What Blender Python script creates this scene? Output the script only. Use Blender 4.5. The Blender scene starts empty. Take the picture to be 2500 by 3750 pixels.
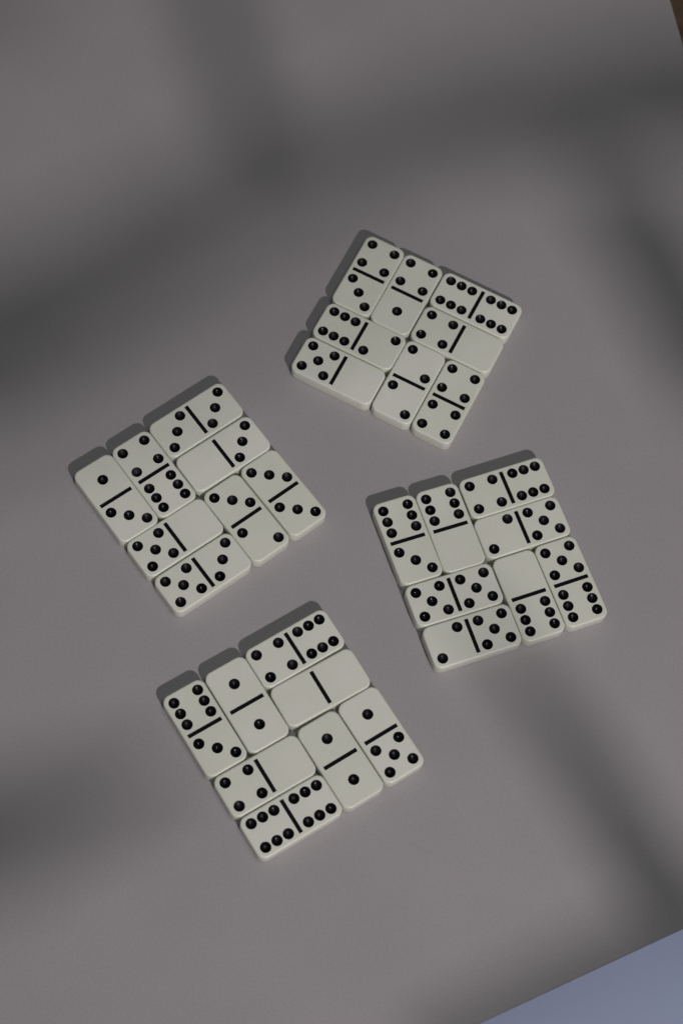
import bpy, bmesh, math
from mathutils import Matrix, Vector
from mathutils.geometry import delaunay_2d_cdt

S = bpy.context.scene
COL = S.collection

# ---------------------------------------------------------------- camera
cam = bpy.data.cameras.new('camera')
cam_o = bpy.data.objects.new('camera', cam)
COL.objects.link(cam_o)
cam.sensor_fit = 'VERTICAL'
cam.sensor_height = 36.0
cam.lens = 69.785
cam.clip_start = 0.02
cam.clip_end = 50.0
R = Matrix(((0.985967, -0.166942, 0.0),
            (0.153113, 0.904294, -0.398508),
            (0.066528, 0.392916, 0.917165)))
CAM = Vector((0.0, -0.418, 0.96284))
cam_o.matrix_world = Matrix.Translation(CAM) @ R.to_4x4()
cam.dof.use_dof = True
cam.dof.focus_distance = 1.04
cam.dof.aperture_fstop = 9.0
S.camera = cam_o

# ---------------------------------------------------------------- light
world = bpy.data.worlds.new('World')
S.world = world
world.use_nodes = True
bg = world.node_tree.nodes['Background']
bg.inputs['Color'].default_value = (0.94, 0.975, 1.02, 1)
bg.inputs['Strength'].default_value = 0.058

LAMP = Vector((0.860, -1.348, 1.420))          # a small lamp low to the right, behind the photographer
lamp = bpy.data.lights.new('lamp', 'AREA')
lamp.shape = 'DISK'
lamp.size = 0.08
lamp.energy = 4.35
lamp.spread = math.radians(82)
lamp.color = (1.0, 0.895, 0.935)
lamp_o = bpy.data.objects.new('lamp', lamp)
COL.objects.link(lamp_o)
lamp_o.location = LAMP
lamp_o.rotation_euler = (Vector((-0.30, 0.50, 0)) - LAMP).to_track_quat('-Z', 'Y').to_euler()

fill = bpy.data.lights.new('overhead_fill', 'AREA')   # dim broad fill added overhead to lift the domino shadows
fill.shape = 'DISK'
fill.size = 0.45
fill.energy = 2.75
fill.color = (1.0, 0.985, 0.975)
fill_o = bpy.data.objects.new('overhead_fill', fill)
COL.objects.link(fill_o)
fill_o.location = (0.25, -0.20, 1.55)

S.view_settings.view_transform = 'Standard'
S.view_settings.look = 'None'
S.view_settings.exposure = 0.0
S.view_settings.gamma = 1.0
S.view_settings.use_curve_mapping = False
S.render.engine = 'CYCLES'
S.cycles.use_denoising = True
S.cycles.max_bounces = 8


# ---------------------------------------------------------------- helpers
def material(name, color, rough=0.5, spec=0.5):
    m = bpy.data.materials.new(name)
    m.use_nodes = True
    b = m.node_tree.nodes['Principled BSDF']
    b.inputs['Base Color'].default_value = (*color, 1)
    b.inputs['Roughness'].default_value = rough
    b.inputs['Specular IOR Level'].default_value = spec
    return m, m.node_tree, b


def speckle(nt, b, c0, c1, scale, detail=4.0, lo=0.35, hi=0.65):
    """base colour wanders between two near tones"""
    tc = nt.nodes.new('ShaderNodeTexCoord')
    n = nt.nodes.new('ShaderNodeTexNoise')
    n.inputs['Scale'].default_value = scale
    n.inputs['Detail'].default_value = detail
    r = nt.nodes.new('ShaderNodeValToRGB')
    r.color_ramp.elements[0].position = lo
    r.color_ramp.elements[1].position = hi
    r.color_ramp.elements[0].color = (*c0, 1)
    r.color_ramp.elements[1].color = (*c1, 1)
    nt.links.new(tc.outputs['Object'], n.inputs['Vector'])
    nt.links.new(n.outputs['Fac'], r.inputs['Fac'])
    nt.links.new(r.outputs['Color'], b.inputs['Base Color'])
    return tc, n, r


def bump(nt, b, tc, scale, strength, dist):
    n = nt.nodes.new('ShaderNodeTexNoise')
    n.inputs['Scale'].default_value = scale
    n.inputs['Detail'].default_value = 3.0
    u = nt.nodes.new('ShaderNodeBump')
    u.inputs['Strength'].default_value = strength
    u.inputs['Distance'].default_value = dist
    nt.links.new(tc.outputs['Object'], n.inputs['Vector'])
    nt.links.new(n.outputs['Fac'], u.inputs['Height'])
    nt.links.new(u.outputs['Normal'], b.inputs['Normal'])
    return n


def link(name, me, mat=None, parent=None, loc=(0, 0, 0), **props):
    o = bpy.data.objects.new(name, me)
    COL.objects.link(o)
    o.location = loc
    if mat is not None and me is not None and not me.materials:
        me.materials.append(mat)
    if parent is not None:
        o.parent = parent
    for k, v in props.items():
        o[k] = v
    return o


def to_mesh(bm, name, smooth=False):
    me = bpy.data.meshes.new(name)
    bm.normal_update()
    bm.to_mesh(me)
    bm.free()
    if smooth:
        me.shade_smooth()
    return me


def prism(pts, z0, z1, bevel=0.0, segs=3):
    """closed vertical prism over a convex polygon given anticlockwise"""
    bm = bmesh.new()
    lo = [bm.verts.new((x, y, z0)) for x, y in pts]
    hi = [bm.verts.new((x, y, z1)) for x, y in pts]
    n = len(pts)
    top = bm.faces.new(hi)
    bm.faces.new(lo[::-1])
    for i in range(n):
        j = (i + 1) % n
        bm.faces.new((lo[i], lo[j], hi[j], hi[i]))
    if bevel:
        bmesh.ops.bevel(bm, geom=list(top.edges), offset=bevel, segments=segs, affect='EDGES', profile=0.5)
    bmesh.ops.recalc_face_normals(bm, faces=bm.faces)
    return bm


def round_corner(a, b, c, r, n=8):
    """points replacing corner b of the path a-b-c by an arc-like curve"""
    a, b, c = Vector(a), Vector(b), Vector(c)
    p = b + (a - b).normalized() * r
    q = b + (c - b).normalized() * r
    out = []
    for i in range(n + 1):
        t = i / n
        v = p * (1 - t) ** 2 + b * 2 * t * (1 - t) + q * t * t
        out.append((v.x, v.y))
    return out


# ---------------------------------------------------------------- the setting
m_table, nt, b = material('table_laminate', (0.40, 0.385, 0.385), 0.55, 0.3)
tc, _, grain = speckle(nt, b, (0.380, 0.374, 0.374), (0.437, 0.425, 0.424), 850.0, 2.0, 0.25, 0.75)
mott = nt.nodes.new('ShaderNodeTexNoise')            # faint uneven tone of the laminate
mott.inputs['Scale'].default_value = 14.0
mott.inputs['Detail'].default_value = 5.0
mr = nt.nodes.new('ShaderNodeMapRange')
mr.inputs['From Min'].default_value = 0.3
mr.inputs['From Max'].default_value = 0.7
mr.inputs['To Min'].default_value = 0.965
mr.inputs['To Max'].default_value = 1.03
vor = nt.nodes.new('ShaderNodeTexVoronoi')           # stray specks of dust
vor.inputs['Scale'].default_value = 22.0
lt = nt.nodes.new('ShaderNodeMath'); lt.operation = 'LESS_THAN'; lt.inputs[1].default_value = 0.011
sep = nt.nodes.new('ShaderNodeSeparateColor')
gt = nt.nodes.new('ShaderNodeMath'); gt.operation = 'GREATER_THAN'; gt.inputs[1].default_value = 0.8
mu = nt.nodes.new('ShaderNodeMath'); mu.operation = 'MULTIPLY'
dk = nt.nodes.new('ShaderNodeMath'); dk.operation = 'MULTIPLY_ADD'
dk.inputs[1].default_value = -0.45; dk.inputs[2].default_value = 1.0
tot = nt.nodes.new('ShaderNodeMath'); tot.operation = 'MULTIPLY'
mix = nt.nodes.new('ShaderNodeVectorMath'); mix.operation = 'SCALE'
K = nt.links.new
K(tc.outputs['Object'], mott.inputs['Vector']); K(tc.outputs['Object'], vor.inputs['Vector'])
K(mott.outputs['Fac'], mr.inputs['Value'])
K(vor.outputs['Distance'], lt.inputs[0]); K(vor.outputs['Color'], sep.inputs['Color'])
K(sep.outputs['Red'], gt.inputs[0]); K(lt.outputs[0], mu.inputs[0]); K(gt.outputs[0], mu.inputs[1])
K(mu.outputs[0], dk.inputs[0]); K(dk.outputs[0], tot.inputs[0]); K(mr.outputs['Result'], tot.inputs[1])
K(grain.outputs['Color'], mix.inputs[0]); K(tot.outputs[0], mix.inputs['Scale'])
K(mix.outputs['Vector'], b.inputs['Base Color'])
bump(nt, b, tc, 1400.0, 0.12, 0.0003)

corner = (0.3075, -0.117)
raw = [corner, (0.054, 0.632), (-0.70, 0.377), (-0.50, -0.651)]
outline = []
for i in range(4):
    outline += round_corner(raw[i - 1], raw[i], raw[(i + 1) % 4], 0.03)
table = link('tabletop', to_mesh(prism(outline, -0.006, 0.0, 0.0012), 'tabletop'), m_table, kind='structure')
leg_me = to_mesh(prism([(-.025, -.025), (.025, -.025), (.025, .025), (-.025, .025)], -0.72, -0.0065), 'table_leg')
for x, y in ((0.22, -0.09), (0.02, 0.54), (-0.60, 0.34), (-0.44, -0.54)):
    link('leg', leg_me, m_table, table, (x, y, 0))

m_floor, nt, b = material('brown_floor', (0.10, 0.065, 0.04), 0.45, 0.4)
tc, n, r = speckle(nt, b, (0.14, 0.092, 0.053), (0.22, 0.154, 0.092), 6.0, 6.0)
mp = nt.nodes.new('ShaderNodeMapping')
mp.inputs['Scale'].default_value = (1.0, 14.0, 1.0)
nt.links.new(tc.outputs['Object'], mp.inputs['Vector'])
nt.links.new(mp.outputs['Vector'], n.inputs['Vector'])
link('floor', to_mesh(prism([(-2, -2), (2, -2), (2, 2.4), (-2, 2.4)], -0.76, -0.7205), 'floor'), m_floor, kind='structure')

# pale blue-grey slab on its plinth, lower than the table, seen past the table's edge
m_blue, nt, b = material('pale_blue_laminate', (0.42, 0.47, 0.60), 0.45, 0.4)
tc, _, _ = speckle(nt, b, (0.49, 0.59, 0.80), (0.51, 0.61, 0.825), 700.0, 2.0, 0.3, 0.7)
panel = link('blue_panel', None, loc=(0.30, -0.33, -0.72),
             label='smooth pale blue grey panel filling the bottom right corner past the table edge', category='panel')
link('top', to_mesh(prism([(-.50, -.42), (.45, -.42), (.45, .30), (-.50, .30)], 0.40, 0.44, 0.003), 'panel_top'), m_blue, panel)
link('plinth', to_mesh(prism([(-.46, -.38), (.41, -.38), (.41, .12), (-.46, .12)], 0.0, 0.3998), 'panel_plinth'), m_blue, panel)

# unseen bars, added between lamp and table and shaped for the soft shadow bands.
# each bar is listed by the strip of table it shades: (x, y, half width) along its middle
PL_P = Vector((0.27, -0.493, 0.0))
PL_N = Vector((0.553, -0.833, 0.0)).normalized()
SHADE = [
    [(-0.2312, 0.0554, 0.0469), (-0.2002, 0.0763, 0.0424), (-0.1486, 0.1182, 0.0348), (-0.0969, 0.1697, 0.029), (-0.0347, 0.2175, 0.0249), (0.0163, 0.251, 0.0264), (0.0772, 0.278, 0.0313), (0.1395, 0.3016, 0.041), (0.1905, 0.3167, 0.047)],  # main
    [(-0.1433, 0.3606, 0.0135), (-0.1199, 0.2972, 0.0139), (-0.1024, 0.257, 0.0144), (-0.0795, 0.213, 0.0178)],  # vert
    [(0.1, 0.2339, 0.0142), (0.1319, 0.2194, 0.0266), (0.1581, 0.1808, 0.0271), (0.1761, 0.1446, 0.0247), (0.1965, 0.1044, 0.0242)],  # right
    [(0.0556, -0.0207, 0.0048), (0.0876, -0.0543, 0.007), (0.1149, -0.0849, 0.011), (0.1276, -0.0972, 0.0132), (0.1506, -0.124, 0.0147), (0.166, -0.1455, 0.0163), (0.1847, -0.1668, 0.0196), (0.2152, -0.1922, 0.0225)],  # lowr
    [(0.0793, -0.2734, 0.0122), (0.1516, -0.2252, 0.0168), (0.2144, -0.1826, 0.0194)],  # edge
    [(-0.1697, -0.2122, 0.0291), (-0.1267, -0.1927, 0.0227), (-0.09, -0.1708, 0.0147), (-0.0616, -0.1478, 0.0057)],  # left
    [(-0.2156, -0.01, 0.01), (-0.1232, 0.0518, 0.0089), (-0.0386, 0.1171, 0.0077), (0.0399, 0.1692, 0.0048)],  # thin
    [(-0.3012, 0.2946, 0.0254), (-0.2387, 0.3174, 0.0257)],  # corner
]

BACK = [0.0, 0.0, 0.05, 0.11, 0.08, 0.05, 0.0, 0.0]      # how far each bar stands back towards the lamp


def on_plane(x, y, off):
    s = Vector((x, y, 0.0))
    t = ((PL_P + PL_N * off) - s).dot(PL_N) / (LAMP - s).dot(PL_N)
    return s + (LAMP - s) * t


m_bar, _, _ = material('shade_bar_matt', (0.10, 0.09, 0.08), 0.6, 0.3)
lattice = link('added_shade_bars', None, loc=(PL_P.x, PL_P.y, 0.0), kind='structure')
for bi, line in enumerate(SHADE):
    bm = bmesh.new()
    rings = []
    n = len(line)
    for i, (x, y, h) in enumerate(line):
        a = Vector(line[max(i - 1, 0)][:2])
        c = Vector(line[min(i + 1, n - 1)][:2])
        d = (c - a).normalized()
        nx, ny = -d.y * h, d.x * h
        ring = []
        for off in (0.012 * bi + BACK[bi], 0.012 * bi + BACK[bi] + 0.008):
            for s in (-1, 1):
                v = on_plane(x + s * nx, y + s * ny, off)
                ring.append(bm.verts.new(v - Vector((PL_P.x, PL_P.y, 0.0))))
        rings.append([ring[0], ring[1], ring[3], ring[2]])
    for r0, r1 in zip(rings, rings[1:]):
        for k in range(4):
            bm.faces.new((r0[k], r0[(k + 1) % 4], r1[(k + 1) % 4], r1[k]))
    bm.faces.new(rings[0])
    bm.faces.new(rings[-1][::-1])
    bmesh.ops.recalc_face_normals(bm, faces=bm.faces)
    link('bar', to_mesh(bm, 'bar'), m_bar, lattice)

# ---------------------------------------------------------------- dominoes
W, L, T = 0.0236, 0.0481, 0.0085
RC = 0.0043                     # plan corner radius
FT, FB = 0.0009, 0.0007         # top and bottom fillets
PX, PM, PD = 0.00683, 0.01226, 0.0065
PIP_R, PIP_DEPTH = 0.00285, 0.0021
BAR_X, BAR_Y, BAR_DEPTH = 0.00957, 0.00105, 0.0005

m_tile, nt, b = material('ivory_resin', (0.80, 0.79, 0.71), 0.30, 0.5)
tc, _, tone = speckle(nt, b, (0.825, 0.865, 0.735), (0.865, 0.905, 0.785), 60.0, 4.0, 0.3, 0.7)
oi = nt.nodes.new('ShaderNodeObjectInfo')             # no two tiles quite the same shade
hs = nt.nodes.new('ShaderNodeHueSaturation')
ma = nt.nodes.new('ShaderNodeMath'); ma.operation = 'MULTIPLY_ADD'
ma.inputs[1].default_value = 0.06; ma.inputs[2].default_value = 0.97
mb = nt.nodes.new('ShaderNodeMath'); mb.operation = 'MULTIPLY_ADD'
mb.inputs[1].default_value = -0.25; mb.inputs[2].default_value = 1.15
nt.links.new(oi.outputs['Random'], ma.inputs[0]); nt.links.new(oi.outputs['Random'], mb.inputs[0])
nt.links.new(ma.outputs[0], hs.inputs['Value']); nt.links.new(mb.outputs[0], hs.inputs['Saturation'])
nt.links.new(tone.outputs['Color'], hs.inputs['Color']); nt.links.new(hs.outputs['Color'], b.inputs['Base Color'])
bump(nt, b, tc, 900.0, 0.05, 0.0002)
b.inputs['Subsurface Weight'].default_value = 0.12
b.inputs['Subsurface Radius'].default_value = (1.0, 0.82, 0.45)
b.inputs['Subsurface Scale'].default_value = 0.003

m_pip, nt, b = material('black_paint', (0.010, 0.010, 0.012), 0.22, 0.28)
oi = nt.nodes.new('ShaderNodeObjectInfo')
rp = nt.nodes.new('ShaderNodeValToRGB')
rp.color_ramp.elements[0].color = (0.0025, 0.003, 0.004, 1)
rp.color_ramp.elements[1].color = (0.006, 0.0045, 0.0065, 1)
nt.links.new(oi.outputs['Random'], rp.inputs['Fac'])
nt.links.new(rp.outputs['Color'], b.inputs['Base Color'])
rr = nt.nodes.new('ShaderNodeMath'); rr.operation = 'MULTIPLY_ADD'      # gloss differs from pip to pip
rr.inputs[1].default_value = 0.3; rr.inputs[2].default_value = 0.2
nt.links.new(oi.outputs['Random'], rr.inputs[0]); nt.links.new(rr.outputs[0], b.inputs['Roughness'])
m_div, nt, b = material('black_paint_matt', (0.010, 0.011, 0.016), 0.6, 0.12)
tc, _, _ = speckle(nt, b, (0.003, 0.0035, 0.005), (0.007, 0.007, 0.010), 700.0, 3.0)
m_worn, nt, b = material('worn_black_paint', (0.018, 0.018, 0.027), 0.6, 0.4)


def pips_of(n, diag, half):
    """pip centres of one half; diag says on which side the outer pip of a 2 or 3 sits"""
    spots = []
    if n in (1, 3, 5):
        spots.append((0, 0))
    if n in (2, 3):
        spots += [(diag, 1), (-diag, -1)]
    if n in (4, 5, 6):
        spots += [(-1, -1), (1, -1), (-1, 1), (1, 1)]
    if n == 6:
        spots += [(-1, 0), (1, 0)]
    return [(sx * PX, half * (PM + sy * PD)) for sx, sy in spots]


def rounded_rect(inset, segs=9):
    hx, hy, r = W / 2 - inset, L / 2 - inset, max(RC - inset, 0.0005)
    pts = []
    for cx, cy, a0 in ((hx - r, hy - r, 0), (-hx + r, hy - r, 90), (-hx + r, -hy + r, 180), (hx - r, -hy + r, 270)):
        for k in range(segs):
            a = math.radians(a0 + 90 * k / (segs - 1))
            pts.append((cx + r * math.cos(a), cy + r * math.sin(a)))
    return pts


def tile_mesh(spots):
    bm = bmesh.new()
    prof = [(FB, 0.0), (FB * 0.29, FB * 0.29), (0.0, FB), (0.0, T - FT)]
    for k in range(1, 6):
        a = math.radians(90 * k / 5)
        prof.append((FT * (1 - math.cos(a)), T - FT + FT * math.sin(a)))
    prof.append((FT + 0.00012, T))
    rings = [[bm.verts.new((x, y, z)) for x, y in rounded_rect(ins)] for ins, z in prof]
    n = len(rings[0])
    bm.faces.new(rings[0][::-1])
    for r0, r1 in zip(rings, rings[1:]):
        for i in range(n):
            j = (i + 1) % n
            bm.faces.new((r0[i], r0[j], r1[j], r1[i]))
    # top face with an opening for each pip and for the divider
    co, edges, owner = [], [], []
    def loop(pts, verts=None):
        s = len(co)
        for i, pnt in enumerate(pts):
            co.append(Vector(pnt))
            owner.append(verts[i] if verts else bm.verts.new((pnt[0], pnt[1], T)))
            edges.append((s + i, s + (i + 1) % len(pts)))
    loop([(v.co.x, v.co.y) for v in rings[-1]], rings[-1])
    for x, y in spots:
        loop([(x + PIP_R * math.cos(2 * math.pi * k / 28), y + PIP_R * math.sin(2 * math.pi * k / 28)) for k in range(28)])
    loop([(-BAR_X, -BAR_Y), (BAR_X, -BAR_Y), (BAR_X, BAR_Y), (-BAR_X, BAR_Y)])
    _, _, tris, ov, _, _ = delaunay_2d_cdt([c for c in co], edges, [], 0, 1e-9)
    def inside(px, py):
        if abs(px) < BAR_X and abs(py) < BAR_Y:
            return True
        return any((px - x) ** 2 + (py - y) ** 2 < (PIP_R * 0.99) ** 2 for x, y in spots)
    for t in tris:
        vs = [owner[ov[i][0]] for i in t]
        cx = sum(v.co.x for v in vs) / 3
        cy = sum(v.co.y for v in vs) / 3
        if inside(cx, cy):
            continue
        try:
            f = bm.faces.new(vs)
        except ValueError:
            continue
        f.normal_update()
        if f.normal.z < 0:
            f.normal_flip()
    return to_mesh(bm, 'tile', True)


def pip_mesh():
    """shallow round dish sunk in the tile"""
    bm = bmesh.new()
    N, K = 28, 9
    rr = PIP_R + 0.00003
    prev = [bm.verts.new((rr * math.cos(2 * math.pi * k / N), rr * math.sin(2 * math.pi * k / N), -0.00004)) for k in range(N)]
    for i in range(1, K):
        q = 1 - i / K
        z = -0.00004 - PIP_DEPTH * (1 - q * q)
        ring = [bm.verts.new((rr * q * math.cos(2 * math.pi * k / N), rr * q * math.sin(2 * math.pi * k / N), z)) for k in range(N)]
        for k in range(N):
            j = (k + 1) % N
            bm.faces.new((prev[k], prev[j], ring[j], ring[k]))
        prev = ring
    c = bm.verts.new((0, 0, -0.00004 - PIP_DEPTH))
    for k in range(N):
        bm.faces.new((prev[k], prev[(k + 1) % N], c))
    return to_mesh(bm, 'pip', True)


def divider_mesh():
    """straight groove with a flat floor"""
    bm = bmesh.new()
    e = 0.00003
    def rect(x, y, z):
        return [bm.verts.new(v) for v in ((-x, -y, z), (x, -y, z), (x, y, z), (-x, y, z))]
    a = rect(BAR_X + e, BAR_Y + e, -0.00003)
    c = rect(BAR_X - 0.0002, BAR_Y - 0.0002, -BAR_DEPTH)
    for k in range(4):
        j = (k + 1) % 4
        bm.faces.new((a[k], a[j], c[j], c[k]))
    bm.faces.new(c)
    return to_mesh(bm, 'divider')


PIP, DIV = pip_mesh(), divider_mesh()
PIP.materials.append(m_pip)
DIV.materials.append(m_div)
PIP_WORN = PIP.copy()
PIP_WORN.materials[0] = m_worn

# key, x mm, y mm, turn, half A (pips, side), half B (pips, side), label
DOMINOES = [
    ('L1', -117.11, -16.56, -2.3532, (1, 0), (3, -1), 'ivory one-three domino, leftmost tile of the left square'),
    ('L2', -100.35, 0.47, -2.3463, (4, 0), (6, 0), 'ivory four-six domino with one faded bluish pip, in the left square'),
    ('L3', -84.24, 35.47, -0.7706, (3, 1), (3, -1), 'ivory double-three domino on the topmost corner of the left square'),
    ('L4', -66.60, 18.62, -0.7766, (0, 0), (3, -1), 'ivory blank-three domino in the left square, beneath its topmost double three'),
    ('L5', -31.79, 2.35, -2.3245, (3, 1), (3, -1), 'ivory double-three domino on the rightmost corner of the left square'),
    ('L6', -48.37, -15.50, -2.3274, (3, 1), (2, -1), 'ivory three-two domino in the left square, beside its rightmost double three'),
    ('L7', -82.68, -32.95, -0.7789, (5, 0), (0, 0), 'ivory five-blank domino in the left square, above the five-three'),
    ('L8', -64.95, -49.61, -0.7755, (5, 0), (3, -1), 'ivory five-three domino, lowest tile of the left square'),
    ('T1', -7.11, 139.97, 2.8301, (4, 0), (3, -1), 'ivory four-three domino at the top left corner of the topmost square'),
    ('T2', 15.45, 132.35, 2.8263, (4, 0), (1, 0), 'ivory four-one domino in the topmost square, beside the four-three'),
    ('T3', 54.09, 132.90, -1.8892, (6, 0), (6, 0), 'ivory double-six domino on the upper right edge of the topmost square'),
    ('T4', 46.57, 109.76, -1.8851, (4, 0), (0, 0), 'ivory four-blank domino in the topmost square, beneath the double six'),
    ('T5', -6.41, 101.62, -1.8853, (6, 0), (2, -1), 'ivory six-two domino in the topmost square, above the five-blank'),
    ('T6', -14.41, 78.66, -1.8817, (5, 0), (0, 0), 'ivory five-blank domino at the left corner of the topmost square'),
    ('T7', 24.13, 78.93, 2.8256, (2, 1), (2, -1), 'ivory double-two domino in the topmost square, between five-blank and double four'),
    ('T8', 46.94, 71.34, 2.8245, (4, 0), (4, 0), 'ivory double-four domino, lowest tile of the topmost square'),
    ('R1', 36.44, -12.35, -2.6497, (6, 0), (3, -1), 'ivory six-three domino, leftmost tile of the right square'),
    ('R2', 57.63, -1.48, -2.6535, (6, 0), (0, 0), 'ivory six-blank domino in the right square, its six pips up, beside the six-three'),
    ('R3', 84.26, 26.58, -1.0676, (4, 0), (6, 0), 'ivory four-six domino along the top edge of the right square'),
    ('R4', 94.98, 5.39, -1.0673, (2, 1), (5, 0), 'ivory two-five domino in the right square, just beneath the four-six'),
    ('R5', 123.73, -20.31, -2.6328, (5, 0), (6, 0), 'ivory five-six domino, rightmost tile of the right square'),
    ('R6', 102.78, -31.96, -2.6374, (0, 0), (6, 0), 'ivory blank-six domino in the right square, its six pips down, beside the five-six'),
    ('R7', 64.57, -38.58, -1.0830, (5, 0), (5, 0), 'ivory double-five domino in the right square'),
    ('R8', 76.62, -59.36, -1.0813, (2, 1), (5, 0), 'ivory two-five domino, lowest tile of the right square, beneath the double five'),
    ('B1', -49.13, -131.22, -2.4304, (6, 0), (3, -1), 'ivory six-three domino, leftmost tile of the bottom square'),
    ('B2', -30.63, -115.52, -2.4294, (1, 0), (1, 0), 'ivory double-one domino in the bottom square, between six-three and double blank'),
    ('B3', -11.68, -82.07, -0.8532, (4, 0), (6, 0), 'ivory four-six domino along the top edge of the bottom square'),
    ('B4', 4.36, -100.31, -0.8772, (0, 0), (0, 0), 'ivory double-blank domino with only a divider, in the bottom square'),
    ('B5', 38.07, -119.48, -2.4187, (1, 0), (5, 0), 'ivory one-five domino, rightmost tile of the bottom square'),
    ('B6', 20.00, -135.61, -2.4188, (1, 0), (1, 0), 'ivory double-one domino in the bottom square, beside the one-five'),
    ('B7', -15.46, -150.40, -0.8645, (4, 0), (0, 0), 'ivory four-blank domino in the bottom square, above the double six'),
    ('B8', 0.61, -168.37, -0.8577, (6, 0), (6, 0), 'ivory double-six domino, lowest tile of the bottom square'),
]
for key, x, y, rz, ha, hb, text in DOMINOES:
    d = link('domino', None, loc=(x / 1000, y / 1000, 0.0), label=text, category='domino',
             group='ivory dominoes laid out in four pinwheel squares')
    d.rotation_euler = (0, 0, rz)
    spots = pips_of(*ha, -1) + pips_of(*hb, 1)
    link('tile', tile_mesh(spots), m_tile, d)
    link('divider', DIV, None, d, (0, 0, T))
    for k, (px, py) in enumerate(spots):
        me = PIP
        if key == 'L2' and py < 0 and abs(px - PX) < 1e-6 and abs(py + PM - PD) < 1e-6:
            me = PIP_WORN
        pip = link('pip', me, None, d, (px, py, T))
        pip.scale.z = 0.72 + 0.5 * ((k * 0.618 + x * 0.137 + y * 0.071) % 1.0)     # drilled a little deeper or shallower
